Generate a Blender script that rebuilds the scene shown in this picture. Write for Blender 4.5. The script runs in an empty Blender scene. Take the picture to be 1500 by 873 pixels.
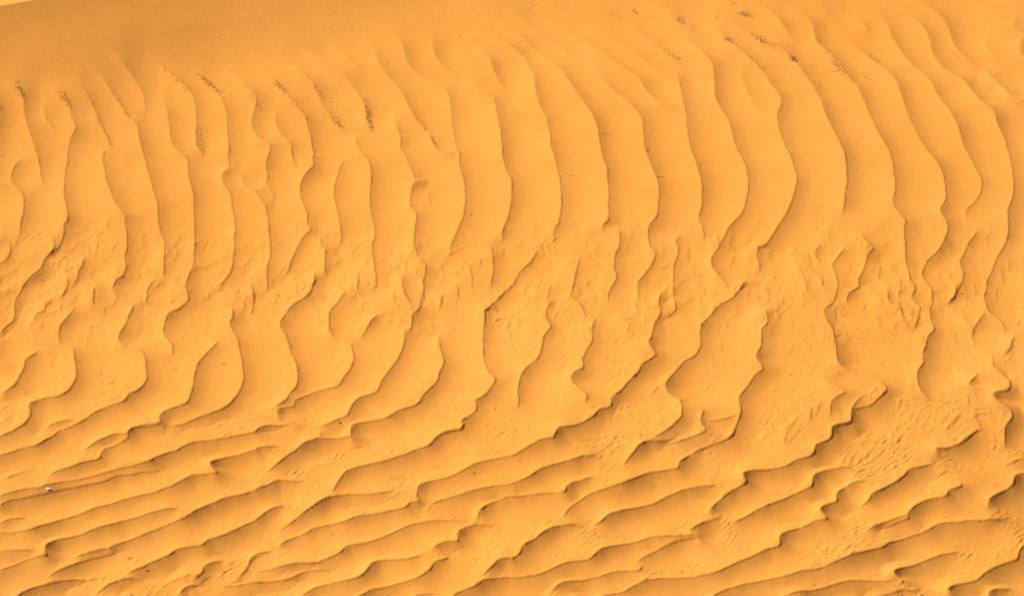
import bpy, math, random
import numpy as np

# ------------------------------------------------------------------ camera, sky, sun, exposure
scene = bpy.context.scene
PITCH = math.radians(38.0); DIST = 17.0; HFOV = math.radians(20.0)
CAM = np.array([0.0, -DIST * math.cos(PITCH), DIST * math.sin(PITCH)])
cam_data = bpy.data.cameras.new("camera"); cam = bpy.data.objects.new("camera", cam_data)
scene.collection.objects.link(cam); scene.camera = cam
cam.location = CAM; cam.rotation_euler = (math.pi / 2 - PITCH, 0, 0)
cam_data.sensor_fit = 'HORIZONTAL'; cam_data.angle = HFOV
cam_data.clip_start = 0.1; cam_data.clip_end = 5000

SUN_EL = math.radians(38.0)
SUN_AZ = math.radians(-62.0)          # clockwise from +Y (away from the camera): up-left in the picture
sun_dir = np.array([math.sin(SUN_AZ) * math.cos(SUN_EL), math.cos(SUN_AZ) * math.cos(SUN_EL), math.sin(SUN_EL)])
world = bpy.data.worlds.new("World"); scene.world = world; world.use_nodes = True
wn = world.node_tree.nodes; bg = wn["Background"]
sky = wn.new("ShaderNodeTexSky"); sky.sky_type = 'NISHITA'; sky.sun_disc = False
sky.sun_elevation = SUN_EL; sky.sun_rotation = SUN_AZ
sky.dust_density = 3.0; sky.air_density = 1.0
world.node_tree.links.new(sky.outputs[0], bg.inputs[0]); bg.inputs[1].default_value = 0.05
sl = bpy.data.lights.new("sun", 'SUN'); so = bpy.data.objects.new("sun", sl); scene.collection.objects.link(so)
sl.energy = 4.6; sl.angle = math.radians(0.6); sl.color = (1.0, 0.93, 0.82)
import mathutils
so.rotation_euler = mathutils.Vector(sun_dir).to_track_quat('Z', 'Y').to_euler()
so.location = (-6, 8, 12)
vs = scene.view_settings
vs.view_transform = 'Standard'; vs.look = 'None'; vs.gamma = 1; vs.use_curve_mapping = False
vs.exposure = 0.44
scene.cycles.use_denoising = False
scene.cycles.max_bounces = 6; scene.cycles.diffuse_bounces = 4

# ------------------------------------------------------------------ base shape of the dune
W, H = 1500.0, 873.0
FL = (W / 2) / math.tan(HFOV / 2)
CR_P = np.array([-3.280, 2.969]); CR_A = math.radians(19.0)     # the dune's crest line, seen only in the far left corner
CR_N = np.array([math.sin(CR_A), -math.cos(CR_A)])            # points to the near side
def base(x, y):
    u = (x - CR_P[0]) * CR_N[0] + (y - CR_P[1]) * CR_N[1]
    un = np.maximum(u, 0); uf = np.maximum(-u, 0)
    near = -0.37 * 0.85 * (1 - np.exp(-un / 0.85)) * (.3 + .7 / (1 + np.exp((x + .4) / .7))) - 0.03 * un
    far = -6.0 * (1 - np.exp(-uf * 0.26 / 6.0))
    low = -0.028 * np.maximum(-y - 0.3, 0) ** 2
    low = np.where(y < -4.5, -0.494 - 0.235 * (-4.5 - y), low)
    low = np.maximum(low, -8)
    return np.where(u > 0, near, far) + low + 0.16
BASE_NEAR = base

def img_to_ground(px, py):
    px = np.asarray(px, float); py = np.asarray(py, float)
    cx = (px - W / 2) / FL; cy = -(py - H / 2) / FL
    sp, cp = math.sin(PITCH), math.cos(PITCH)
    # camera axes: right=(1,0,0), up=(0,sp,cp), forward=(0,cp,-sp)
    dx = cx; dy = cy * sp + cp; dz = cy * cp - sp
    z = np.zeros_like(px)
    for _ in range(12):
        t = (z - CAM[2]) / dz
        x = CAM[0] + t * dx; y = CAM[1] + t * dy
        z = 0.5 * z + 0.5 * base(x, y)
    return x, y

def ground_to_img(x, y, z):
    sp, cp = math.sin(PITCH), math.cos(PITCH)
    vx = x - CAM[0]; vy = y - CAM[1]; vz = z - CAM[2]
    f = vy * cp - vz * sp
    return W / 2 + FL * vx / f, H / 2 - FL * (vy * sp + vz * cp) / f

# ------------------------------------------------------------------ crest lines of the ripples
# every polyline runs downhill of the picture with the slip face on its left hand
S = 0.28626
TILES = {
 (0,0): """60,395 95,430 115,490 120,560 135,620 150,680 175,740 190,790
290,440 330,490 355,540 370,600 390,655
385,670 355,720 345,785
210,510 225,580 250,630 300,680
370,400 435,460 465,520 490,580 510,640 540,690 560,730 575,745
532,765 529,780 528,790
480,340 540,420 590,500 630,560 660,605 700,635 708,700 725,758 733,785
565,285 610,300 660,360 710,430 735,490 745,560 750,590
825,440 850,540 865,620 870,700 885,745 920,785
820,330 880,370 940,430 985,490 1005,560 1005,640 1000,720 1020,770 1045,795
985,340 1040,395 1090,445 1135,510 1158,580 1162,660 1168,740 1168,790
1160,340 1210,390 1260,440 1300,490 1310,540 1295,600 1290,640 1310,690 1345,730 1397,720
1330,345 1370,385 1397,410""",
 (400,0): """0,408 60,480 120,550 170,610 188,690 200,760 213,805
12,540 20,660 55,715 90,745
30,290 100,345 165,400 215,450 245,530 300,590 340,640 370,668
150,255 230,320 310,365 380,415 430,480 470,545 475,600 490,645 512,665
310,255 370,300 430,345 470,365
440,690 425,740 445,775
480,205 520,270 550,345 600,410 650,470 690,540 720,600 770,660 810,710 840,770 878,800
590,185 650,220 672,280 695,340 750,390 810,432 870,450 890,465 912,540 912,610 925,690 940,760 955,800
625,590 630,650 655,710 650,750 655,775
760,160 810,200 820,270 850,320 910,370 935,400
940,240 985,290 1030,325 1070,350
985,400 1040,455 1090,490 1130,510 1145,590 1162,670 1168,740 1172,795
1010,230 1060,260 1110,310 1130,370 1160,430 1205,488
1040,160 1160,210 1230,250 1290,320 1335,390 1340,470 1360,540 1397,610
1080,95 1190,145 1260,180 1330,245 1397,312
1190,45 1260,90 1310,130 1397,190""",
 (800,0): """0,610 22,710 20,760 38,795
0,312 50,340 85,380 130,450 190,530 235,600 265,670 275,740 285,790
0,190 60,225 120,275 165,305
215,315 260,380 320,450 390,510 440,550 485,600 498,660 502,740 513,785
0,85 110,160 200,215 280,275 360,330 440,390 485,425 510,470 560,520 620,545 680,550
180,110 280,155 360,210 440,265 510,330 580,375 650,395 680,405 685,470 710,550 718,630 730,720 748,785
330,80 440,140 520,205 600,265 660,320 690,365 715,385
560,20 650,75 720,125 765,165
690,180 760,240 820,300 855,350 858,420 868,510 900,570 945,640 960,720 985,785
995,340 1000,400 1040,490 1080,555 1120,585
850,130 920,205 990,260 1050,315 1110,380 1150,450 1195,490 1203,550 1180,600 1195,680 1225,760 1237,790
900,90 1000,150 1100,205 1180,240 1240,290 1290,340
210,20 300,60 400,110
1060,0 1120,40 1190,100""",
 (1100,0): """242,340 250,355 310,440 355,520 375,590 420,680 465,770 478,795
60,20 140,100 190,170 240,230
150,10 250,65 310,115 322,160 335,220 400,270 450,330 490,380 510,420 545,445 575,520 610,600 640,670 690,750 707,780
430,165 510,215 580,270 640,325 700,365 745,420 768,500 800,590 850,690 900,770 907,785
330,5 400,70 470,130
540,75 580,130 630,180
620,40 690,110 715,180 760,250 810,320 880,380 930,440 950,490 1010,570 1060,660 1090,750 1110,785
760,40 850,110 905,180 925,260 965,330 1030,380 1090,410 1120,460 1170,520 1235,570 1265,650 1300,720 1318,785
780,0 870,15 940,50 1000,120 1025,190 1065,260 1120,310 1150,370
1185,195 1220,250 1270,300
1215,340 1230,390 1290,450 1330,500 1380,525
1355,90 1340,150
1385,200 1370,270 1397,300""",
 (0,200): """193,100 205,170 215,235 245,272
110,110 70,160 53,210 70,260 110,300 122,340 120,400 103,470 97,530
345,92 345,120 335,200 330,270 325,300 340,360 345,420 340,450 325,460 328,500 320,540 285,605
528,95 528,150 545,230 565,290 590,350 625,410
648,425 640,470 650,530 645,590 635,620 642,680 630,730 605,740 575,785
735,90 745,130 760,200 780,270 808,350 808,420 825,500 845,560 840,620 838,680 845,730
920,90 962,122 965,200 980,260 995,330 993,420 990,480 997,560 990,640 975,700 950,780
1168,95 1172,160
1175,170 1150,185 1138,220 1155,260 1180,300 1185,350 1200,420 1207,490 1200,550 1195,620 1180,690 1140,750 1130,790
640,85 640,120 660,165
1235,170 1240,220 1265,260 1310,280
45,530 50,590 35,635 0,655
270,520 280,580 230,630 215,670 190,700 150,730 118,765
550,450 552,490
505,525 490,590
435,620 425,670 400,700 395,750
350,735 340,780 310,825
270,815 245,850
785,740 755,790 752,830
480,790 480,870
1280,740 1295,790 1300,850""",
 (375,200): """275,0 290,60 300,105 285,125 298,158 260,190 235,240 226,290 240,350 262,400 268,450 285,480
182,70 182,110 210,160
5,20 60,45 75,60 70,90 50,150 62,200 52,240 85,290 98,345
0,280 15,320 50,360 58,400 65,480 78,560 75,620 55,680 55,760 60,795
465,110 425,170 400,250 400,320 420,380 430,450 435,540 430,565
530,75 550,100 585,150 585,250 580,350 600,440 605,510 597,560 605,650 610,740 612,780
742,75 775,120 800,190 812,235
830,235 800,260 790,320 795,370 820,400 815,470 808,560 830,620 870,680 858,740 858,790 855,850
882,255 885,320 902,370
1040,100 1045,175 1062,240 1070,300 1068,350 1055,430 1020,510 995,570 995,610
1258,98 1280,180 1305,230 1305,330 1290,420 1260,490 1262,540
270,490 210,570 180,650 150,715
325,500 330,560 355,590 345,620 355,680 365,730
680,640 687,700
940,635 935,690
1085,650 1100,710 1108,755
1190,545 1215,620 1215,690 1200,740 1200,780
1030,760 1035,820
960,800 945,860
750,720 755,800 790,860
300,680 300,750 285,800
520,700 518,790
890,10 920,65 965,103""",
 (750,200): """213,97 230,160 245,230 252,300 250,360 238,430 235,450 215,480 218,530
460,92 480,160 492,240 497,310 488,380 490,440
688,85 710,140 740,220 752,290 748,370 740,410 705,455 698,500 705,560 735,600 720,640 680,700 645,750 640,790 655,850
923,85 945,140 965,210 978,280 975,360 955,400 955,430 975,460 985,520
1160,85 1195,150 1208,220 1205,290 1185,370 1165,410 1110,470 1060,550 1025,610 1020,650 1045,700 1080,725 1100,770
465,455 475,490
555,465 550,560 528,620 525,680 535,730 495,800 488,850
370,520 390,580
350,605 325,710 320,760 300,810
130,585 80,650 30,700 5,750
200,750 180,830
850,495 835,530 853,570 835,630 825,700 825,780 832,870
1260,560 1250,600 1268,650 1262,700
1200,740 1140,810
985,760 980,820
770,790 750,840 760,920""",
 (1125,200): """103,85 130,150 145,210 140,260 120,340 90,400 50,460 15,510 -25,560
391,97 402,210 390,300 385,360 378,410
620,80 640,150 648,230 648,290 635,330 650,380 690,430 705,455 690,490 705,560 705,650 725,700 730,740 755,770 745,810
820,87 870,140 900,210 910,290 905,330 880,370 885,400 920,440 910,510 870,590 810,650 785,700
1023,87 1075,180 1092,230 1090,280 1060,330 1020,370 1012,410
1231,87 1250,170 1262,240 1255,300 1235,350 1228,400 1232,470 1215,540 1170,620 1130,700 1115,750 1120,790 1105,800
310,460 315,500 325,520
270,540 237,590 260,630 285,660
405,570 360,620 330,660 345,720 355,770
470,500 500,545 540,580 510,610 490,670 465,720 465,770 410,800 402,845
215,640 235,690 275,730 275,770 290,790
575,650 570,740
605,410 640,460
550,430 590,480
785,700 800,745 840,785
1080,470 1030,540 1000,600 978,640 1000,690 990,740 965,790 940,850
930,680 930,740
670,730 680,800""",
 (0,400): """118,67 80,140 75,220 40,260 0,300
340,90 305,130
235,150 220,200
195,200 175,255
385,170 350,220 310,270 300,330 315,375
485,80 485,130 475,165
685,150 670,200 640,260 608,330 630,375 690,400 730,420 748,470 750,520 758,560 740,600 700,635 660,650 640,680 580,695 510,725 445,765 430,775 370,800 310,820 270,855
755,90 755,130 745,150
600,40 575,85
950,82 968,140 920,185 870,210 845,260 838,310 860,350 885,390 885,440
200,395 170,420 130,445 125,490 95,550 75,590 20,625
370,370 380,430 390,490 388,560 355,620 300,650 240,655 155,690 160,740 125,795 60,830 0,855
1115,350 1105,380 1055,430 1010,490 998,540 990,610 965,685 920,710 850,735 815,765 825,790 760,800 690,815 660,835 660,850
1195,180 1195,230 1170,260 1190,300 1215,340 1228,400 1240,480 1245,575 1215,640 1160,700 1090,730 1000,765 920,790 880,795
1245,130 1258,190
1300,100 1285,210
380,770 290,785 240,810""",
 (375,400): """295,60 275,110 210,150 160,200 130,240 125,285 155,320 165,380 190,440 215,500 215,560 205,605 170,635 160,665 130,690 105,700
450,110 410,160 380,200 372,250 375,300 405,330
640,215 590,250 555,300 540,340
485,350 490,390 500,440 490,500 455,545 425,590 360,610 280,630 200,665 195,695 150,705 108,720 115,750 135,768
860,40 855,100 835,180 800,215 795,270 795,295 770,310 765,350 740,420 715,470 670,530 640,570 622,620 590,640 530,660 490,700 470,745 420,765 370,785 320,800
520,20 520,85
705,120 708,170
750,110 800,175
940,310 940,380 960,460 945,510 925,570 880,615 848,650 845,670 800,700 730,715 680,745 620,765 550,775 490,790 485,840
945,110 942,170
1030,80 1035,130
1305,60 1230,140 1180,190
1170,190 1170,260 1160,290 1165,350 1165,440 1185,510 1225,560 1200,600 1170,640 1125,670 1130,710 1100,740 1060,770 1058,800 1040,820 980,835 930,850 905,873
1190,200 1215,240""",
 (750,400): """320,10 310,80 300,120
340,150 375,205 380,240
200,150 175,200 180,240 200,285 165,330 150,390 130,450 70,500 45,540 28,600 32,670 25,705
425,230 408,300 412,360 380,410 358,460 365,500 325,520 305,550 315,590 350,620 385,650 375,690
240,190 215,240
310,200 290,250
757,190 755,230 735,260 720,320 712,350 692,375 720,410 740,435 715,455 660,490 645,520 600,570 560,615 515,650 505,700 440,725 420,750 350,790 290,815 240,825 225,850
620,255 590,290 590,335
832,160 835,190 790,240
1190,40 1130,130 1050,170 1010,220 970,270 965,320 965,380 930,430 880,460 840,500 800,550 782,590 820,640 860,670 865,740
870,680 975,720 965,770 990,815
1300,200 1305,260 1275,290 1275,370 1250,440 1285,500 1240,530 1195,600 1160,650 1172,710 1150,770 1130,830 1100,858
1150,735 1090,755 1000,770
860,770 800,820 720,865
760,580 700,640""",
 (1125,400): """355,70 345,120 330,160 290,180 282,210 310,260 330,290 335,330 350,380 355,460 375,490 430,515 510,545 570,575 605,620 560,660 520,695 440,710
490,640 450,680 425,720 422,775 370,790 325,810 328,845
275,545 330,600 395,640 340,665 320,690 315,750
350,290 370,310 350,325
1105,100 1118,180 1155,220 1200,260 1215,300
840,85 840,150 822,190 835,250 850,295 820,330 805,380 790,420 800,465 765,510 765,570 785,620 830,660
1150,460 1155,500 1200,540 1235,575 1225,620 1150,640 1145,660 1200,690 1245,720 1245,760 1215,800 1208,870 1215,908
1080,520 1040,560 1020,585 1080,615
1275,240 1280,285
1260,330 1240,400 1200,440
465,70 410,105 402,150
970,60 960,110 920,160
725,30 750,80 735,120 760,160
665,100 680,180 695,260
610,90 620,150 670,190
1050,735 1065,770
985,735 940,790
1110,200 1050,290 1040,350
1070,820 1010,870
1020,640 1020,690
220,710 215,760
780,180 770,240 745,300""",
 (0,623): """270,76 215,105 190,120 110,135 50,155 0,165
830,15 740,30 680,40 655,65 660,85 590,120 540,135 515,160 520,185 500,200 420,220 350,245 290,260 250,275
650,70 580,75 490,110 430,150
1310,55 1200,75 1110,90 1030,95 950,120 900,150 800,185 770,205 690,225 620,240 540,260 420,290 300,310 200,335 100,345 0,372
825,240 700,258 650,265 590,272 520,300 430,318 340,330 240,355 150,372 60,385 0,415
130,470 70,478 30,490 0,505
1310,140 1220,160 1120,190 1072,215 1090,250 1110,265 1000,272 940,295 900,315 820,345 720,370 620,395 500,425 430,450 330,485 230,515 150,540 70,550 0,553
1310,345 1240,370 1150,385 1080,415 1000,450 950,480 860,510 760,545 660,580 570,612
585,640 540,650 460,670 380,700 310,730 250,765
560,620 470,640 370,670
920,435 830,442 760,455 680,480 600,500 520,520 430,550 300,585 240,620 235,655 240,670 180,675 120,690 60,715 0,735
1310,485 1220,525 1150,560 1060,590 1040,610 960,625 900,640 870,660 800,690 740,715 650,755
735,775 640,778 580,795 540,815 480,850
1140,680 1090,695 1040,720 1040,745 1000,780
1310,660 1280,680 1275,705 1250,740 1215,780
1040,805 960,820 920,860
440,770 390,795
520,765 350,775 250,800 130,840 80,870
600,850 570,873
40,235 0,242
90,262 20,278
200,645 100,640 0,640""",
 (375,623): """1060,5 1050,35 980,50 930,75 880,120 800,145 710,180 620,205 520,225 460,250 430,285 410,320 390,360
488,70 400,75 320,80 260,100 200,140 120,195 55,245
700,345 600,357 500,360 420,370 350,390 280,430 250,450 180,500 110,535
240,292 180,292 110,292 60,315 0,340
110,118 50,122 0,132
180,5 40,25 0,45
150,410 90,425 30,460 0,485
1310,175 1220,190 1130,210 1060,240 980,275 900,295 840,315 825,345 820,375 835,395 790,400 765,425 700,440 620,455 540,465 450,490 360,510 290,525 260,545 180,575 130,600 120,625
80,635 30,645 0,655
1310,310 1200,318 1110,335 1020,360 950,380 890,402
1310,360 1240,375 1180,400 1140,435 1140,465 1120,475
1060,480 950,485 850,495 780,510 700,545 600,585 530,605 460,620 430,650 370,680 320,705
320,705 200,710 100,730 0,742
1210,502 1140,500 1080,515 1040,540 1028,570 1035,595 970,600 920,615 905,635
995,660 965,685 910,705 895,740 850,770 790,795 700,815 600,835 540,860 510,873
860,665 760,685 650,690 590,710 570,745 540,775 470,795 390,810 310,825 260,850 235,870
390,735 300,738 260,740 200,765 160,780 80,790 0,797
195,800 150,830
1310,700 1240,710 1210,740 1160,780
1310,782 1230,787 1170,800 1120,830 1060,850 1010,870
910,855 850,860 790,875""",
 (750,623): """220,75 215,90 150,105 100,125 50,150 0,178
440,160 380,168 300,190 220,215 140,240 90,275 40,295 0,308
430,270 390,275 320,300 280,320 270,345 200,350 100,355 0,362
990,45 940,65 870,90 800,105
850,70 770,95 700,100 650,120 620,155 590,190 568,222
1140,10 1130,55 1080,85 1000,110 930,145 880,180 855,205 855,230 800,240 720,250 650,275 560,310 480,330 400,350 340,385 290,425 260,468
340,508 270,510 210,525 150,560 110,595 55,630 40,670 0,702
1050,308 960,318 870,335 800,360 730,390 650,415 560,435 490,455 450,490 410,508
1310,240 1230,245 1175,268 1200,295 1170,320 1110,350 1050,390 1008,435 1020,450
1310,405 1240,440 1180,470 1120,490
1050,468 1000,482 940,510 905,540
955,570 880,575 800,600 720,640 660,675 635,700
950,560 800,563 700,572 620,595 540,615 460,640 400,685 340,700 260,715 190,745 110,775 0,782
670,740 600,740 530,745 450,770 350,790 260,800 215,830 200,850
1310,640 1230,675 1150,710 1070,745 1010,765 960,775 800,780 700,785 620,815 570,845 450,865
1310,795 1200,810 1120,830 1060,850 1020,873""",
 (1125,623): """420,5 350,20 322,35 328,65 300,95 245,125 235,160 200,180 140,195 100,220 50,235 0,240
430,218 350,220 280,240 230,265 225,315 180,335 90,370 0,408
500,290 430,300 380,325 350,350 352,385 300,405 260,440 300,480 240,490 190,515 110,540 60,570 58,620 0,642
1070,40 1010,90 950,125 890,140 850,140 885,165
910,240 870,270
850,205 790,225 715,245 705,265 640,310 580,340 530,360 510,390 465,415
970,295 990,325 970,340 920,350 915,375 860,385 790,400 740,430 715,460 720,480 650,505 590,525
700,467 600,500 500,540
1310,255 1260,275 1250,315 1200,350 1130,395 1130,430
1200,485 1100,488 1000,492 880,500 830,525 770,550 690,575 620,600 580,630 490,655 400,685 330,715 270,740 230,750 120,770 0,795
1310,610 1285,640 1275,680 1200,710 1120,750 1070,790 1040,800 960,820 915,845 930,860
985,635 900,650 820,680 730,715 645,750 665,785
690,795 675,815
640,795 440,795 340,815 240,840 100,870
770,840 700,835 620,850 540,870
1240,825 1180,830 1130,845 1130,865
1290,180 1210,215""",
}
lines = []
for (x0, y0), txt in TILES.items():
    for ln in txt.split("\n"):
        pts = np.array([[float(v) for v in p.split(",")] for p in ln.split()])
        lines.append(pts * S + (x0, y0))

N_MAIN = len(lines)
DETAIL = {
 (1160,330,.1603): """110,250 100,330 130,410 170,480 165,560 190,620 205,700
160,260 150,350 170,410 215,440
30,300 60,380 100,480 130,560 170,640
400,580 370,610 330,620
390,640 405,670 400,700 360,735
870,560 880,640 870,710 900,750 960,790
620,560 640,620 690,690
700,580 770,640 815,700 815,770 860,820 930,870
985,500 995,560 975,640 980,720 990,770
1130,540 1130,600 1090,640 1095,680 1150,730
1240,650 1210,690 1215,730
1255,580 1290,620 1290,700 1270,750
1170,740 1165,870
1010,800 1030,870
860,110 890,160
225,700 215,860""",
 (420,340,.13333): """190,560 205,620 180,680
830,380 860,470 890,590
640,640 630,690 600,720
1150,630 1180,720 1185,820
1380,390 1440,470 1500,540
1290,460 1380,550
870,600 870,690
940,620 960,680
1110,740 1140,830""",
 (740,330,.13333): """740,300 745,400 740,470
470,130 450,230
360,270 330,320 250,400
280,650 330,700 375,770 370,850
100,700 130,760
400,640 440,690
1410,760 1420,850
1040,800 1060,860
540,800 545,850""",
 (60,300,.13333): """250,700 290,800 290,860
340,650 370,700
780,150 770,200
570,380 590,430
1200,800 1240,860
85,560 60,620
840,680 850,780 800,860""",
 (750,352,.504): """735,110 740,150 770,170 772,200 745,215
190,175 130,230
235,210 215,250
1290,520 1265,560 1260,580
1350,530 1365,560
860,30 870,80 900,110 895,150
820,50 850,110 860,160
1130,190 1135,240
1170,190 1160,240 1180,260
1050,220 1090,270
1300,190 1340,270 1345,310
1450,290 1460,330 1430,370
1400,330 1385,370
1430,380 1440,410
60,170 80,220 110,240
300,500 270,560
440,520 420,570
620,560 560,610
760,500 730,540
830,520 800,560 790,600
900,470 880,530
1130,470 1110,510
1190,500 1170,540
1000,580 960,620""",
 (0,440,.5): """850,370 810,385 750,395
640,360 560,380
1080,420 1000,440
760,745 735,760 720,790 700,800
740,820 700,830 640,835
920,780 860,790 820,810
560,800 500,820 470,840
640,790 600,810 560,840
860,830 800,840 760,850
120,495 60,510 20,525
420,480 330,500
1000,470 900,490
1190,560 1120,590 1060,600
60,30 40,70 20,90
100,50 80,90
150,20 130,60 100,90""",
 (1130,540,.13333): """290,650 280,720 240,780 170,850
440,470 420,540 400,590
450,680 420,730
230,60 250,120
170,220 190,290
1370,440 1390,500""",
}
for (x0, y0, sc_), txt in DETAIL.items():
    for ln in txt.split("\n"):
        pts = np.array([[float(v) for v in p.split(",")] for p in ln.split()])
        lines.append(pts * sc_ + (x0, y0))

rng = np.random.default_rng(7); random.seed(7)
# link ends that meet, remember which ends are free
free = []
for i, L in enumerate(lines):
    fr = [True, True]
    for e, p in ((0, L[0]), (1, L[-1])):
        for j, M in enumerate(lines):
            if i == j: continue
            dd = np.hypot(*(M - p).T)
            if e == 1 and np.hypot(*(M[0] - p)) < 9:
                fr[1] = False
                if np.hypot(*(M[0] - p)) > .5: lines[i] = np.vstack([L, M[0]]); L = lines[i]
                break
            if e == 0 and np.hypot(*(M[-1] - p)) < 9: fr[0] = False; break
            if dd.min() < 6: fr[e] = False; break
    # lines that leave the picture do not taper
    for e, p in ((0, L[0]), (1, L[-1])):
        if p[0] < 6 or p[0] > 1494 or p[1] > 868: fr[e] = False
    free.append(fr)

def smooth_line(P, step):
    """Catmull-Rom through P, sampled about every step."""
    if len(P) == 2: Q = np.vstack([2 * P[0] - P[1], P, 2 * P[1] - P[0]])
    else: Q = np.vstack([2 * P[0] - P[1], P, 2 * P[-1] - P[-2]])
    out = []
    for k in range(1, len(Q) - 2):
        p0, p1, p2, p3 = Q[k - 1], Q[k], Q[k + 1], Q[k + 2]
        n = max(1, int(round(np.hypot(*(p2 - p1)) / step)))
        t = (np.arange(n) / n)[:, None]
        m1 = (p2 - p0) * .42; m2 = (p3 - p1) * .42
        out.append((2*t**3 - 3*t**2 + 1) * p1 + (t**3 - 2*t**2 + t) * m1 + (-2*t**3 + 3*t**2) * p2 + (t**3 - t**2) * m2)
    out.append(P[-1:])
    return np.vstack(out)

def wob(n, amp, corr):
    v = rng.normal(size=n + 8 * corr)
    k = np.exp(-np.linspace(-2, 2, 4 * corr + 1) ** 2); k /= np.sqrt((k ** 2).sum())
    return np.convolve(v, k, 'same')[4 * corr:4 * corr + n] * amp

crests = []      # (Nx2 ground points, strength per point)
for li, (L, fr) in enumerate(zip(lines, free)):
    P = smooth_line(L, 4.0)
    n = len(P)
    ym = P[:, 1]
    T = np.gradient(P, axis=0); T /= np.maximum(np.hypot(T[:, 0], T[:, 1]), 1e-6)[:, None]
    amp = np.interp(ym, [0, 200, 330, 700], [.25, .4, .8, .35])
    off = (wob(n, 1, 2)) * amp
    if n > 4: off[0] = off[-1] = 0
    P = P + np.stack([-T[:, 1], T[:, 0]], 1) * off[:, None]
    s = np.concatenate([[0], np.cumsum(np.hypot(*np.diff(P, axis=0).T))])
    st = np.interp(ym, [0, 60, 140, 230, 400, 560, 700, 873], [.80, .84, .86, .84, .90, 1.08, 1.38, 1.4])
    tl = np.interp(ym, [0, 250, 400, 873], [45, 14, 9, 12])
    tl = np.minimum(tl, s[-1] * .45)
    if fr[0]: st = st * np.clip(s / np.maximum(tl, 1), 0, 1) ** .6
    if fr[1]: st = st * np.clip((s[-1] - s) / np.maximum(tl, 1), 0, 1) ** .6
    if li >= N_MAIN: st = st * .38
    sl0 = st.copy()
    st *= np.clip(s[-1] / 38, .5, 1)          # short crests are low
    st *= 1 + .12 * wob(n, 1, 4)
    gx, gy = img_to_ground(P[:, 0], P[:, 1])
    sl = np.interp(ym, [40, 120, 230, 400, 600, 873], [.0, .2, .55, .72, .85, .85]) * np.minimum(sl0 * 1.3, 1)
    crests.append((np.stack([gx, gy], 1), np.stack([st, sl], 1), float(ym.mean())))

# ------------------------------------------------------------------ height field from the crest lines
GS = 0.005
X0, X1, Y0, Y1 = -6.2, 6.2, -5.2, 5.0
NX = int((X1 - X0) / GS); NY = int((Y1 - Y0) / GS)
xs = X0 + GS * np.arange(NX); ys = Y0 + GS * np.arange(NY)

def dipole_field(cl, prof, R):
    D = np.full((NY, NX), 9.0, np.float32)
    GX = np.zeros((NY, NX), np.float32); GY = np.zeros((NY, NX), np.float32)
    for P, st in cl:
        if P[:, 0].max() < X0 + R or P[:, 0].min() > X1 - R or P[:, 1].max() < Y0 + R or P[:, 1].min() > Y1 - R: continue
        for k in range(len(P) - 1):
            a, b = P[k], P[k + 1]; ab = b - a; l2 = ab @ ab
            if l2 < 1e-12: continue
            i0 = int((min(a[0], b[0]) - R - X0) / GS); i1 = int((max(a[0], b[0]) + R - X0) / GS) + 2
            j0 = int((min(a[1], b[1]) - R - Y0) / GS); j1 = int((max(a[1], b[1]) + R - Y0) / GS) + 2
            i0 = max(i0, 0); j0 = max(j0, 0); i1 = min(i1, NX); j1 = min(j1, NY)
            if i1 <= i0 or j1 <= j0: continue
            dx = xs[i0:i1][None, :] - a[0]; dy = ys[j0:j1][:, None] - a[1]
            t = np.clip((dx * ab[0] + dy * ab[1]) / l2, 0, 1)
            ex = dx - t * ab[0]; ey = dy - t * ab[1]
            d = np.sqrt(ex * ex + ey * ey)
            side = ab[0] * dy - ab[1] * dx            # > 0 on the left hand = slip side
            sub = D[j0:j1, i0:i1]
            m = (side > 0) & (d < sub) & (d < R)
            if not m.any(): continue
            s = st[k] + t * (st[k + 1] - st[k])
            dd = np.maximum(d, 1e-5)
            g = -s * prof(d, s)
            sub[m] = d[m]
            GX[j0:j1, i0:i1][m] = (g * ex / dd)[m]; GY[j0:j1, i0:i1][m] = (g * ey / dd)[m]
    return GX, GY

def integrate(GX, GY, screen, soft=0.0):
    kx = 2 * np.pi * np.fft.rfftfreq(NX, GS)[None, :]; ky = 2 * np.pi * np.fft.fftfreq(NY, GS)[:, None]
    k2 = kx ** 2 + ky ** 2
    F = 1j * kx * np.fft.rfft2(GX) + 1j * ky * np.fft.rfft2(GY)
    F = F / -(k2 + 1 / screen ** 2)
    if soft: F *= np.exp(-k2 * soft * soft / 2)
    return np.fft.irfft2(F, s=(NY, NX)).astype(np.float32)

# big ripples; the pattern goes on outside the picture
DROP = 0.048
def prof_slip(d, s):
    w = 0.0062
    return np.where(d < w, 1.0 / w, 0) * .0050
def prof_tail(d, s):
    Lt = 0.115
    return DROP * np.exp(-(d / Lt) ** 1.5) / (.903 * Lt)
ext = [(P, st) for P, st, y in crests]     # st: size of the step, sharpness of the slip face
gw_l, _ = img_to_ground([0.], [640.]); gw_r, _ = img_to_ground([1500.], [640.])
wide = float(gw_r[0] - gw_l[0])
xl_, yl_ = img_to_ground([0.], [860.]); _, ym_ = img_to_ground([0.], [600.])
side_copies = []
for P, st, ymn in crests:
    for sgn in (-1, 1):
        Q = P + np.array([sgn * (wide + .05), sgn * 0.25])
        cx = Q[:, 0].mean()
        # left and right edges of the picture at this depth
        z_edge = (Q[:, 1] + 14.0) / 14.0
        edge = 3.0 * (1 + (Q[:, 1]) / 21.0) + 0.02
        keep = (np.abs(Q[:, 0]) > edge)
        if keep.all(): side_copies.append((Q, st))
        elif keep.sum() > 5:
            idx = np.where(keep)[0]
            if idx[-1] - idx[0] + 1 == len(idx): side_copies.append((Q[idx], st[idx]))
low = []
yb = float(yl_[0])
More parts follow.
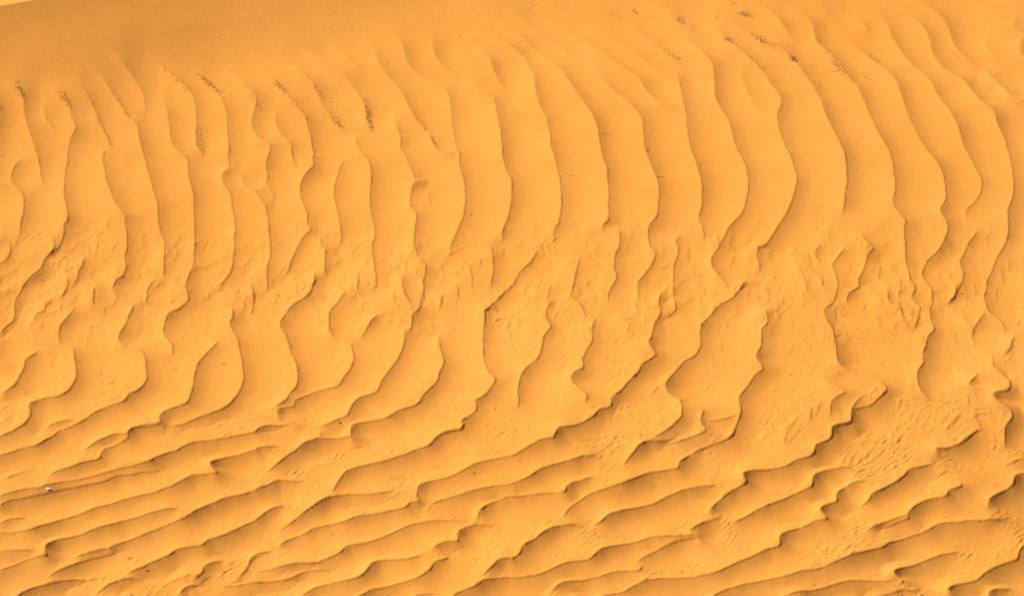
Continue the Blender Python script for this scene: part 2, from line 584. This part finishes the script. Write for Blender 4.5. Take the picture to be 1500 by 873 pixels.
for Q, st in [(P, s) for P, s, y in crests] + side_copies:
    if Q[:, 1].mean() < float(ym_[0]) - 0.1:
        dyy = float(yb - ym_[0]) + .05
        for m in (1, 2):
            R_ = Q + np.array([.6 * m, m * dyy])
            if (R_[:, 1] < yb - .14).all(): low.append((R_, st))
def blur(A, sg):
    kx = 2 * np.pi * np.fft.rfftfreq(NX, GS)[None, :]; ky = 2 * np.pi * np.fft.fftfreq(NY, GS)[:, None]
    return np.fft.irfft2(np.fft.rfft2(A) * np.exp(-(kx ** 2 + ky ** 2) * sg * sg / 2), s=(NY, NX)).astype(np.float32)
allc = ext + side_copies + low
def relax(P):
    P = P.copy()
    for _ in range(4):
        if len(P) > 2: P[1:-1] = .25 * P[:-2] + .5 * P[1:-1] + .25 * P[2:]
    return P
GXb, GYb = dipole_field([(relax(P), q[:, 0]) for P, q in allc], prof_tail, 0.34)
GXb = blur(GXb, .0052); GYb = blur(GYb, .0052)
_a, _b = dipole_field([(P, q[:, 1]) for P, q in allc], prof_slip, 0.012)
GXb += _a; GYb += _b
Hb = integrate(GXb, GYb, 0.30)
print("big", Hb.min(), Hb.max(), Hb.std())

# where things are in the picture
XX, YY = np.meshgrid(xs, ys)
ZB = base(XX, YY)
IX, IY = ground_to_img(XX, YY, ZB)

def noise2(sx, sy, ang=0, seed=0):
    """smooth noise, unit deviation, correlation sx along ang and sy across it (metres)"""
    r = np.random.default_rng(seed).normal(size=(NY, NX)).astype(np.float32)
    kx = 2 * np.pi * np.fft.rfftfreq(NX, GS)[None, :]; ky = 2 * np.pi * np.fft.fftfreq(NY, GS)[:, None]
    ka = kx * math.cos(ang) + ky * math.sin(ang); kb = -kx * math.sin(ang) + ky * math.cos(ang)
    n = np.fft.irfft2(np.fft.rfft2(r) * np.exp(-(ka * sx) ** 2 / 2 - (kb * sy) ** 2 / 2), s=(NY, NX))
    return (n / n.std()).astype(np.float32)

# small secondary ripples: many short low crests
patch = noise2(.12, .12, 0, 11)
def rough_at(px, py):
    """how wrinkled the sand is at a place of the picture"""
    belt = np.interp(py, [285, 350, 410, 520, 620, 873], [0, .55, 1, .75, .85, .75])
    return belt
small = []
N_SMALL = 3200
for _ in range(N_SMALL):
    x = rng.uniform(-4.6, 4.6); y = rng.uniform(-3.6, 1.3)
    ix, iy = ground_to_img(x, y, float(base(np.float64(x), np.float64(y))))
    j = int((y - Y0) / GS); i = int((x - X0) / GS)
    p = np.interp(iy, [300, 350, 390, 500, 600, 700, 873], [0, .45, .9, .65, .5, .28, .3])
    p *= np.clip(.65 + .5 * patch[j, i], .1, 1)
    g = math.hypot(GXb[j, i], GYb[j, i])
    if g > 0.17: p *= .10
    if rng.random() > p: continue
    # crest direction: steep in the belt, leaning to the lower left further down
    a = math.radians(np.interp(iy, [300, 400, 480, 560, 640, 873], [-60, -68, -80, -100, -128, -145]) + rng.normal() * 20)
    big_one = 0
    if 318 < iy < 480 and rng.random() < .15:
        big_one = 1; a = math.radians((-114 if ix < 950 else -84) + rng.normal() * 12)
    ln = rng.uniform(.05, .17) * np.interp(iy, [300, 480, 873], [1, .9, .7]) * (1 + .45 * big_one)
    m = 6; th = a + rng.normal() * .3 * np.linspace(-1, 1, m) + np.cumsum(rng.normal(size=m) * .3)
    P = np.stack([x + np.cumsum(np.cos(th)) * ln / m, y + np.cumsum(np.sin(th)) * ln / m], 1)
    st = np.array([0, .7, 1, 1, .6, 0]) * (rng.uniform(.2, .8) ** 1.3 + .35 * big_one) * np.interp(iy, [300, 450, 873], [.7, 1.1, .8])
    small.append((P, st))
print("small", len(small))
def prof_small(d, s):
    w = .0065
    return .0085 * (np.where(d < w, 1 / w, 0) * .32 + np.exp(-d / .028) / .028 * .68)
GXs, GYs = dipole_field(small, prof_small, .07)
Hs = integrate(GXs, GYs, .07, .0012)
# the crumpled belt: short oblique ridges packed side by side between the long crests
mid = []; cent = []
for _ in range(6000):
    ix = rng.uniform(-200, 1700); iy = rng.normal(400, 42)
    if iy < 318 or iy > 520: continue
    if iy < 352 and (ix * .0063) % 1 < .45: continue
    if any((ix - q[0]) ** 2 + ((iy - q[1]) * .8) ** 2 < 17.0 ** 2 for q in cent): continue
    x, y = (float(v[0]) for v in img_to_ground(np.array([ix]), np.array([iy])))
    j = int((y - Y0) / GS); i = int((x - X0) / GS)
    if not (0 < i < NX and 0 < j < NY) or math.hypot(GXb[j, i], GYb[j, i]) > .33: continue
    if iy > 440 and ix < 760 and rng.random() < .7: cent.append((ix, iy)); continue
    cent.append((ix, iy))
    a = math.radians(np.interp(ix, [0, 600, 950, 1500], [-116, -112, -100, -84]) + rng.normal() * 13)
    ln = rng.uniform(.08, .19); m = 8; t = np.linspace(-.5, .5, m)
    bow = rng.uniform(-.12, .28) * ln
    px_ = x + math.cos(a) * t * ln - math.sin(a) * bow * (1 - 4 * t * t) + rng.normal(size=m) * .0035
    py_ = y + math.sin(a) * t * ln + math.cos(a) * bow * (1 - 4 * t * t) + rng.normal(size=m) * .0035
    mid.append((np.stack([px_, py_], 1), np.sin(np.pi * (t + .5)) ** .7 * rng.uniform(.35, 1.0) * np.interp(iy, [320, 370, 450, 520], [.5, 1, .9, .5])))
print("mid", len(mid))
def prof_mid(d, s):
    return .0115 * (np.where(d < .0065, 1 / .0065, 0) * .14 + np.exp(-(d / .05) ** 1.4) / .0456 * .86)
_a, _b = dipole_field(mid, prof_mid, .12)
Hs = Hs + integrate(_a, _b, .10, .0018)

belt = np.interp(IY, [285, 360, 430, 873], [0.04, .6, 1, 1]).astype(np.float32)
lowz = np.interp(IY, [470, 600], [0, 1]).astype(np.float32)
gmag = np.hypot(GXb, GYb)
calm = np.clip(1.15 - gmag / .22, 0, 1)
def scallop(sx, sy, ang, seed, amp):
    n = noise2(sx, sy, ang, seed)
    return (np.maximum(n, -.4) ** 1.0) * amp
n_low = scallop(.013, .0062, math.radians(50), 21, .00125) + scallop(.008, .0055, math.radians(20), 25, .0008)
n_mid = scallop(.022, .0075, math.radians(-28), 26, .0012) + scallop(.016, .008, math.radians(-70), 27, .0011)
gm = np.clip(.85 + .28 * noise2(.09, .05, .4, 24), .3, 1.35)
def stripes(deg, lam, seed, warp, brk):
    th = math.radians(deg)
    ph = (XX * math.cos(th) + YY * math.sin(th)) / lam + .75 * warp * noise2(.13, .09, .3, seed) + .30 * noise2(.035, .028, 0, seed + 1)
    f = ph - np.floor(ph)
    up = (f / .76) ** 1.25; dn = (f - .76) / .24
    p = np.where(f < .76, up, 1 - dn * dn * (3 - 2 * dn)) - .45
    am = np.clip(brk - .08 + .66 * noise2(.045, .030, th + 1.57, seed + 2), 0, 1.25)
    return (p * am).astype(np.float32)
beltm = (np.interp(IY, [300, 345, 400, 520, 640], [0, .7, 1, .75, .12])).astype(np.float32)
beltm = beltm * (1 - np.clip((IY - 440) / 50, 0, 1) * np.clip((800 - IX) / 120, 0, .85)).astype(np.float32)
big_p = np.clip(.62 + .45 * noise2(.22, .14, .2, 61), .0, 1.3)
soft_calm = np.clip(1.1 - gmag / .32, .12, 1)
Hw = stripes(-12, .050, 41, .40, .25) * .0022 * beltm * big_p * soft_calm
Hw += stripes(35, .034, 45, .5, .25) * .0022 * beltm * np.clip(1.2 - big_p, 0, 1) * soft_calm
Hw += stripes(-48, .034, 51, .6, .22) * .0026 * np.interp(IY, [500, 600, 873], [0, .8, 1]).astype(np.float32) * calm * np.clip(.7 + .5 * noise2(.15, .07, .35, 62), 0, 1.4)
gran = noise2(.005, .005, 0, 23) * .00040
Hf = (n_low * lowz + n_mid * (1 - lowz)) * belt * gm * (.04 + .96 * calm) + gran * (.12 + .88 * belt * calm * gm)
slow = noise2(.35, .25, .4, 31) * .006 + noise2(.12, .10, .8, 32) * .0012
HH = Hb + Hs + Hf + Hw + slow
# ripples stop near the dune's crest
U = (XX - CR_P[0]) * CR_N[0] + (YY - CR_P[1]) * CR_N[1]
fade = np.clip((U - .10) / .5, 0, 1); fade = fade * fade * (3 - 2 * fade)
HH = HH * fade
ex = np.clip(np.minimum(np.minimum(XX - X0, X1 - XX), np.minimum(YY - Y0, Y1 - YY)) / .5, 0, 1)
HH = (HH * ex).astype(np.float32)

def relief(x, y):
    fx = np.clip((np.asarray(x) - X0) / GS, 0, NX - 1.001); fy = np.clip((np.asarray(y) - Y0) / GS, 0, NY - 1.001)
    i = fx.astype(int); j = fy.astype(int); a = fx - i; b = fy - j
    h = HH[j, i] * (1 - a) * (1 - b) + HH[j, i + 1] * a * (1 - b) + HH[j + 1, i] * (1 - a) * b + HH[j + 1, i + 1] * a * b
    return h
def ground_z(x, y): return base(np.asarray(x, float), np.asarray(y, float)) + relief(x, y)

# ------------------------------------------------------------------ sand material
def sand_material(name):
    m = bpy.data.materials.new(name); m.use_nodes = True
    nt = m.node_tree; N = nt.nodes; L = nt.links
    b = N["Principled BSDF"]; b.inputs["Roughness"].default_value = .95; b.inputs["Specular IOR Level"].default_value = .08
    tc = N.new("ShaderNodeTexCoord")
    def noise(scale, det=3, rough=.6):
        n = N.new("ShaderNodeTexNoise"); n.inputs["Scale"].default_value = scale; n.inputs["Detail"].default_value = det
        n.inputs["Roughness"].default_value = rough; L.new(tc.outputs["Object"], n.inputs["Vector"]); return n
    n1 = noise(1.1, 4); n2 = noise(190, 2, .7); n3 = noise(16, 4)
    r1 = N.new("ShaderNodeValToRGB"); r1.color_ramp.elements[0].position = .3; r1.color_ramp.elements[1].position = .7
    r1.color_ramp.elements[0].color = (.735, .303, .050, 1); r1.color_ramp.elements[1].color = (.765, .326, .062, 1)
    L.new(n1.outputs["Fac"], r1.inputs["Fac"])
    r2 = N.new("ShaderNodeValToRGB"); r2.color_ramp.elements[0].position = .3; r2.color_ramp.elements[1].position = .7
    r2.color_ramp.elements[0].color = (.80, .76, .68, 1); r2.color_ramp.elements[1].color = (1, 1, 1, 1)
    L.new(n2.outputs["Fac"], r2.inputs["Fac"])
    mx = N.new("ShaderNodeMixRGB"); mx.blend_type = 'MULTIPLY'; mx.inputs[0].default_value = .5
    L.new(r1.outputs[0], mx.inputs[1]); L.new(r2.outputs[0], mx.inputs[2])
    r3 = N.new("ShaderNodeValToRGB"); r3.color_ramp.elements[0].position = .35; r3.color_ramp.elements[1].position = .65
    r3.color_ramp.elements[0].color = (.94, .93, .90, 1); r3.color_ramp.elements[1].color = (1, 1, 1, 1)
    L.new(n3.outputs["Fac"], r3.inputs["Fac"])
    mx2 = N.new("ShaderNodeMixRGB"); mx2.blend_type = 'MULTIPLY'; mx2.inputs[0].default_value = .7
    L.new(mx.outputs[0], mx2.inputs[1]); L.new(r3.outputs[0], mx2.inputs[2])
    L.new(mx2.outputs[0], b.inputs["Base Color"])
    bp = N.new("ShaderNodeBump"); bp.inputs["Strength"].default_value = .9; bp.inputs["Distance"].default_value = .0016
    nb = noise(190, 3, .7); L.new(nb.outputs["Fac"], bp.inputs["Height"]); L.new(bp.outputs[0], b.inputs["Normal"])
    return m
SAND = sand_material("sand")

# ------------------------------------------------------------------ the ground: one sheet
def axis(core0, core1, step, mid0, mid1, mstep, far):
    core = np.arange(core0, core1 + step / 2, step)
    lo = np.arange(core0 - mstep, mid0, -mstep)[::-1]; hi = np.arange(core1 + mstep, mid1, mstep)
    out = []
    d = mstep; p = hi[-1]
    while p < far: d *= 1.16; p += d; out.append(p)
    out2 = []; d = mstep; p = lo[0]
    while p > -far: d *= 1.16; p -= d; out2.append(p)
    return np.concatenate([out2[::-1], lo, core, hi, out])
def snap(v, o): return o + round((v - o) / GS) * GS
ax = axis(snap(-3.75, X0), snap(3.75, X0), GS, -6.1, 6.1, .02, 600)
ay = axis(snap(-2.75, Y0), snap(3.7, Y0), GS, -5.1, 4.9, .02, 600)
gx, gy = np.meshgrid(ax, ay)
inside = (gx > X0) & (gx < X1) & (gy > Y0) & (gy < Y1)
gz = base(gx, gy) + np.where(inside, relief(gx, gy), 0)
# distant dunes outside the patch
far_r = np.clip((np.hypot(gx, gy) - 14) / 30, 0, 1)
gz = gz + far_r * (2.2 * np.sin(gx / 23 + .6 * np.sin(gy / 31)) + 1.6 * np.sin(gy / 17 + gx / 40))
nx, ny = len(ax), len(ay)
print("mesh", nx, ny, nx * ny)
co = np.stack([gx, gy, gz], -1).astype(np.float32).reshape(-1)
me = bpy.data.meshes.new("sand_ground")
me.vertices.add(nx * ny); me.vertices.foreach_set("co", co)
I, J = np.meshgrid(np.arange(nx - 1), np.arange(ny - 1))
v0 = (J * nx + I).reshape(-1)
quads = np.stack([v0, v0 + 1, v0 + nx + 1, v0 + nx], 1).astype(np.int32).reshape(-1)
nf = (nx - 1) * (ny - 1)
me.loops.add(nf * 4); me.loops.foreach_set("vertex_index", quads)
me.polygons.add(nf); me.polygons.foreach_set("loop_start", np.arange(0, nf * 4, 4, dtype=np.int32))
me.update(calc_edges=True)
me.polygons.foreach_set("use_smooth", np.ones(nf, bool))
me.materials.append(SAND)
ground = bpy.data.objects.new("sand_ground", me); scene.collection.objects.link(ground)
ground["kind"] = "structure"; ground["label"] = "orange sand dune face covered in wind ripples"

# ------------------------------------------------------------------ loose bits lying on the sand
def plain(name, col, rough=.8):
    m = bpy.data.materials.new(name); m.use_nodes = True
    b = m.node_tree.nodes["Principled BSDF"]; b.inputs["Roughness"].default_value = rough; b.inputs["Specular IOR Level"].default_value = .2
    n = m.node_tree.nodes.new("ShaderNodeTexNoise"); n.inputs["Scale"].default_value = 400
    r = m.node_tree.nodes.new("ShaderNodeValToRGB")
    r.color_ramp.elements[0].color = tuple(c * .65 for c in col) + (1,); r.color_ramp.elements[1].color = tuple(min(1, c * 1.25) for c in col) + (1,)
    tc = m.node_tree.nodes.new("ShaderNodeTexCoord"); m.node_tree.links.new(tc.outputs["Object"], n.inputs["Vector"])
    m.node_tree.links.new(n.outputs["Fac"], r.inputs["Fac"]); m.node_tree.links.new(r.outputs[0], b.inputs["Base Color"])
    return m
DARK = plain("dark_plant_bit", (.16, .078, .026)); BROWN = plain("brown_plant_bit", (.34, .16, .045)); PALE = plain("pale_grain", (.85, .74, .50))
STRAW = plain("dry_straw", (.62, .34, .12)); WHITE = plain("white_scrap", (.95, .94, .88), .6); BLACK = plain("black_chip", (.03, .018, .01))

def px_ground(px, py):
    """where the line of sight of a photo pixel meets the rippled sand"""
    x, y = img_to_ground(np.atleast_1d(px), np.atleast_1d(py))
    for _ in range(3):
        z = ground_z(x, y); u, v = ground_to_img(x, y, z)
        x = x + (px - u) * .0040; y = y - (py - v) * .0064
    return x, y, ground_z(x, y)

C8 = np.array([[1, 0, 0], [.45, .8, .1], [-.5, .75, 0], [-1, .05, 0], [-.45, -.8, .05], [.5, -.75, 0], [.1, .1, .8], [0, 0, -.6]])
F8 = [(0, 1, 6), (1, 2, 6), (2, 3, 6), (3, 4, 6), (4, 5, 6), (5, 0, 6), (1, 0, 7), (2, 1, 7), (3, 2, 7), (4, 3, 7), (5, 4, 7), (0, 5, 7)]
def bits_mesh(name, items, mats):
    V = []; F = []; MI = []
    for (x, y, z, ln, wd, ht, ang, mi) in items:
        c = C8 * (1 + rng.normal(size=C8.shape) * .16) * (ln / 2, wd / 2, ht / 2)
        ca, sa = math.cos(ang), math.sin(ang)
        k = len(V) * 8
        V.append(np.stack([x + c[:, 0] * ca - c[:, 1] * sa, y + c[:, 0] * sa + c[:, 1] * ca, z + ht * .22 + c[:, 2]], 1))
        F += [tuple(i + k for i in f) for f in F8]; MI += [mi] * len(F8)
    V = np.vstack(V)
    m = bpy.data.meshes.new(name); m.from_pydata(V.tolist(), [], F); m.update()
    for q in mats: m.materials.append(q)
    m.polygons.foreach_set("material_index", MI)
    o = bpy.data.objects.new(name, m); scene.collection.objects.link(o); return o

CL = {
 (0, 0): "60,395,130,500,d 225,410,265,425,l 290,445,360,540,d 370,560,405,640,l 370,405,500,560,m 500,580,570,745,m 580,460,665,605,m 545,265,610,300,l 730,540,755,590,l 830,330,985,470,m 1010,370,1120,470,d 1240,415,1340,570,m 865,560,885,740,l 1020,650,1050,790,m 1180,590,1200,860,l 0,530,20,580,m",
 (400, 0): "0,405,60,465,d 60,470,180,610,m 200,430,270,510,m 270,560,370,665,d 475,500,505,665,d 635,600,665,710,l 660,480,760,620,l 720,590,790,670,m 815,700,850,780,m 900,480,935,540,l 950,700,975,810,l 1130,310,1200,480,l 985,400,1090,480,l 1180,670,1200,760,l 1345,400,1380,600,l 430,770,470,800,l",
 (800, 0): "440,40,465,65,d 650,70,710,120,d 930,10,975,18,m 980,60,1055,80,d 860,80,885,88,m 1040,165,1180,240,d 1235,290,1290,310,d 900,190,960,210,d 970,235,1130,360,m 1290,340,1397,480,l 600,260,690,300,m 700,190,900,330,l 720,130,750,160,l 1030,450,1060,500,l 865,500,890,540,l 515,740,530,800,l",
 (1100, 0): "195,280,235,310,d 390,265,510,410,d 575,365,610,410,m 590,260,660,320,m 330,410,370,460,m 560,470,620,600,l 775,470,790,530,l 840,590,880,640,l 1210,360,1240,390,m 1355,505,1380,525,m 775,255,800,275,l 1100,40,1140,70,l 580,0,600,20,m 1060,270,1120,310,l 240,330,330,420,l",
 (0, 200): "195,110,230,240,l 370,140,400,160,l 80,270,110,300,l 1010,20,1050,90,m 1175,20,1200,160,l",
 (375, 200): "230,310,270,420,l 180,60,205,150,m 60,100,75,200,l 540,70,560,110,l 900,0,935,60,m 1060,280,1085,330,l 1260,0,1290,90,l",
 (750, 200): "490,120,515,230,l 680,50,700,90,m 735,200,780,240,l 260,270,265,300,l 885,680,900,720,l",
 (0, 623): "590,150,700,190,l 20,300,100,330,l 640,270,700,290,l 230,170,260,190,l 910,560,1000,540,l 900,180,980,200,l 1000,360,1090,330,l 440,350,560,370,l",
 (375, 623): "540,180,700,180,l 670,270,760,260,m 1040,310,1080,330,l 250,500,290,510,l 430,150,560,130,l 900,220,1040,150,l",
 (750, 623): "120,190,260,190,l 550,260,650,240,l 700,320,850,280,l 780,430,900,410,l 940,370,1010,350,l 590,60,680,40,l",
 (1125, 623): "240,600,400,560,l 0,160,40,190,l 540,120,700,110,l 900,450,1050,450,l 380,200,470,130,l 860,250,900,300,l",
}
items = []
def add_bits(px, py, size, dark):
    x, y, z = px_ground(px, py)
    for a, b, c in zip(x, y, z):
        ln = rng.uniform(.006, .0125) * size; wd = rng.uniform(.35, .7) * ln
        mi = 0 if rng.random() < dark else 1
        items.append((a, b, c, ln, wd, wd * .55, rng.normal() * .5 - .15, mi))
for (x0, y0), t in CL.items():
    for q in t.split():
        a = q.split(","); p = np.array([float(v) for v in a[:4]]) * S
        p += (x0, y0, x0, y0); L_ = math.hypot(p[2] - p[0], p[3] - p[1])
        den, wdt, sz, dk = {'d': (4.4, 2.6, .78, .6), 'm': (1.8, 2.2, .68, .4), 'l': (.5, 3.2, .58, .2)}[a[4]]
        n = max(3, int(den * L_ * rng.uniform(.8, 1.2)))
        if a[4] == 'd': t_ = np.clip(rng.normal(.55, .26, n), 0, 1)
        else: t_ = rng.random(n)
        t_ = t_ + rng.normal(size=n) * .04
        off = rng.normal(size=n) * wdt
        dx, dy = (p[2] - p[0]) / L_, (p[3] - p[1]) / L_
        add_bits(p[0] + (p[2] - p[0]) * t_ - dy * off + rng.normal(size=n), p[1] + (p[3] - p[1]) * t_ + dx * off * .8 + 1.5, sz, dk)
# stray bits, most of them caught in the lee of the ripples
px = rng.uniform(-150, 1650, 9000); py = rng.uniform(-20, 1100, 9000)
gx_, gy_ = img_to_ground(px, py)
ii = np.clip(((gx_ - X0) / GS).astype(int), 0, NX - 1); jj = np.clip(((gy_ - Y0) / GS).astype(int), 0, NY - 1)
pr = np.clip(gmag[jj, ii] / .45, 0, 1) * np.interp(py, [60, 130, 350, 480], [.1, .5, .4, .12]) + .035 + .16 * np.interp(py, [480, 620], [0, 1]) * calm[jj, ii] * np.clip(gm[jj, ii] - .3, 0, 1)
k = rng.random(9000) < pr
add_bits(px[k], py[k], .62, .35)
print("bits", len(items))
o = bits_mesh("plant_debris", items, [DARK, BROWN])
o["kind"] = "stuff"; o["label"] = "fine dark plant debris caught along the ripples"
items_p = []
px = rng.uniform(-100, 1600, 420); py = 60 + 900 * rng.random(420) ** .7
x, y, z = px_ground(px, py)
for a, b, c in zip(x, y, z):
    ln = rng.uniform(.0035, .0065); items_p.append((a, b, c, ln, ln * .8, ln * .6, rng.uniform(0, 6), 0))
o = bits_mesh("pale_grains", items_p, [PALE]); o["kind"] = "stuff"; o["label"] = "pale coarse grains scattered over the orange sand"

# single chips big enough to pick out: pixel, length in photo pixels, label
def chip(name, px, py, npx, label, cat, mat, group=None, ratio=.5, lift=.45, ang=None):
    x, y, z = (float(v[0]) for v in px_ground(float(px), float(py)))
    ln = npx * .0035; me = bpy.data.meshes.new(name)
    k = 9; V = []; F = []
    th = np.linspace(0, 2 * math.pi, k, endpoint=False)
    rr = 1 + rng.normal(size=k) * .16
    h = ln * ratio * lift
    for s_, zz in ((.82, -.25 * h), (1.0, .25 * h), (.62, .8 * h)):
        for t_, r_ in zip(th, rr):
            V.append((math.cos(t_) * r_ * s_ * ln / 2, math.sin(t_) * r_ * s_ * ln * ratio / 2, zz + rng.normal() * .08 * h))
    V.append((0, 0, h)); V.append((0, 0, -.3 * h))
    for lv in (0, 1):
        for i in range(k): F.append((lv * k + i, lv * k + (i + 1) % k, (lv + 1) * k + (i + 1) % k, (lv + 1) * k + i))
    for i in range(k): F.append((2 * k + i, 2 * k + (i + 1) % k, 3 * k)); F.append(((i + 1) % k, i, 3 * k + 1))
    me.from_pydata(V, [], F); me.update(); me.materials.append(mat)
    o = bpy.data.objects.new(name, me); scene.collection.objects.link(o)
    o.location = (x, y, z); o.rotation_euler = (rng.normal() * .12, rng.normal() * .12, rng.normal() * .35 if ang is None else ang)
    o["label"] = label; o["category"] = cat
    if group: o["group"] = group
    return o
CHIPS = [
 (498.7, 619.3, 6.0, "largest black sliver, flat on a pale sand shelf left of and below the centre"),
 (1409, 430.4, 4.5, "black sliver on the narrow sand back between two ripples at the far right"),
 (338.5, 138.3, 3.2, "round black speck on smooth sand between two dark debris streaks at upper left"),
 (3, 227.8, 4.0, "dark chip on smooth sand almost at the left edge of the picture"),
 (61.8, 410.4, 4.0, "black chip in the dark hollow behind the slanting crest near the left edge"),
 (516, 38.7, 3.6, "lone dark chip on smooth sand above the ripples, top and left of centre"),
 (673, 52.7, 3.0, "small dark speck on smooth sand at the top, just right of the first chip there"),
 (659.7, 226, 3.0, "dark speck at the lower end of the long speckled furrow near the centre top"),
 (689, 314.5, 4.0, "dark chip on the smooth back just right of the double-bent crest at the centre"),
 (1024.8, 241.5, 3.6, "dark chip lying close behind a smooth crest right of centre"),
 (950, 222, 3.6, "dark chip beside the crest one ripple left of its twin, right of centre"),
 (1401, 169, 3.6, "round dark speck between two slanting ripples at the upper right"),
 (328, 533, 4.4, "dark chip inside the leaf-shaped hollow at the left below the middle"),
 (148, 548, 4.0, "dark chip on the broad back left of the scalloped crest at lower left"),
 (38.6, 575, 3.6, "dark chip in the hollow ringed by a crescent crest near the left edge"),
 (116, 529.7, 2.8, "tiny dark speck just right of the crescent crest near the left edge"),
 (428, 507, 3.4, "dark speck just behind the bulging crest left of centre"),
 (725, 598.7, 4.0, "dark sliver just below the sharp corner of a crest near the centre"),
 (826, 520.8, 3.4, "dark speck on the smooth trough between two scalloped crests right of the centre"),
 (939.8, 637.6, 3.6, "dark speck on the rough sand right of centre, above the long lower ripples"),
 (1386, 589, 4.2, "thin brown sliver at the right below the tall scalloped crest"),
 (216, 836, 4.6, "brown chip in the shade of a ripple at the bottom left"),
 (328, 837, 4.0, "brown chip on the smooth triangle of sand at the bottom, left of centre"),
 (694.8, 692.6, 3.6, "black speck in the shaded lee of a long lower ripple near the centre"),
 (612.6, 757, 3.4, "black speck in the middle of a lower ripple below the notch, left of centre"),
 (697, 819, 3.0, "brown speck on the wide smooth back at the bottom centre"),
 (486, 784, 3.2, "dark speck on the lowest broad ripple back left of the bottom centre"),
 (1192, 856, 3.4, "brown speck near the bottom edge on the right"),
]
for px_, py_, n_, lab in CHIPS:
    chip("plant_chip", px_, py_, n_, lab, "plant chip", BLACK if "black" in lab else DARK, "dark chips lying singly on the sand", .5)
for px_, py_, n_, lab in [(314, 275, 3.4, "pale round grain on the smooth back left of the small crescent ripple"),
                          (564.6, 91, 4.2, "pale straw-coloured flake on a smooth ripple at the upper left of centre"),
                          (1307.6, 660.8, 3.2, "pale grain on the speckled sand at the lower right")]:
    chip("pale_chip", px_, py_, n_, lab, "pale grain", PALE, "pale grains lying singly", .8)
# the white scrap
x, y, z = (float(v[0]) for v in px_ground(71.6, 715.0))
scrap = bpy.data.objects.new("white_scrap", None); scene.collection.objects.link(scrap); scrap.location = (x, y, z); scrap.empty_display_size = .02
scrap["label"] = "small torn white scrap on a ripple crest near the left edge"; scrap["category"] = "litter scrap"
GREY = plain("grey_green_side", (.22, .26, .22))
for nm, dx_, n_, mt, rat in (("torn_flake", -.004, 6.4, WHITE, .85), ("torn_flake", .008, 4.2, WHITE, .7), ("dark_fold", .006, 1.8, GREY, .9)):
    c = chip(nm, 71.6, 715, n_, "", "", mt, None, rat, .28)
    del c["label"]; del c["category"]
    c.parent = scrap; c.location = (dx_, -.006 if nm == "dark_fold" else .002, .002); 
    if nm == "dark_fold": c.location.x = .001

def twig(pts, r, label):
    P = smooth_line(np.array(pts, float), 1.2)
    x, y, z = px_ground(P[:, 0], P[:, 1]); z = z + r * .7
    V = []; F = []; n = len(x)
    for i in range(n):
        t = np.array([x[min(i + 1, n - 1)] - x[max(i - 1, 0)], y[min(i + 1, n - 1)] - y[max(i - 1, 0)]]); t /= max(np.hypot(*t), 1e-9)
        rad = r * (.5 + .5 * math.sin(math.pi * (i + .6) / (n + .2)))
        for a in range(5):
            c_, s_ = math.cos(a * 1.2566), math.sin(a * 1.2566)
            V.append((x[i] - x[0] - t[1] * c_ * rad, y[i] - y[0] + t[0] * c_ * rad, z[i] - z[0] + s_ * rad))
    for i in range(n - 1):
        for a in range(5): F.append((i * 5 + a, i * 5 + (a + 1) % 5, i * 5 + 5 + (a + 1) % 5, i * 5 + 5 + a))
    F.append((4, 3, 2, 1, 0)); F.append(tuple((n - 1) * 5 + a for a in range(5)))
    m = bpy.data.meshes.new("dry_stem"); m.from_pydata(V, [], F); m.update(); m.materials.append(STRAW)
    o = bpy.data.objects.new("dry_stem", m); scene.collection.objects.link(o); o.location = (x[0], y[0], z[0])
    o["label"] = label; o["category"] = "stem"; o["group"] = "thin dry stems on the smooth sand"
twig([(1208, 103.5), (1215, 105.8), (1223, 105), (1230, 102)], .0016, "longest curved dry stem, bowed downward beside the dark debris streak at upper right")
twig([(830.5, 255.5), (834, 257.6), (839.5, 257.4)], .0016, "short curved stem on a smooth ripple back right of the centre")
twig([(881, 196.2), (888, 197.4), (896.5, 197)], .0015, "short straight stem lying across a ripple back above the centre right")
twig([(960, 258.5), (966, 259.6), (973, 259)], .0013, "faint thin stem on the ripple back beneath a crest bulge, right of centre")
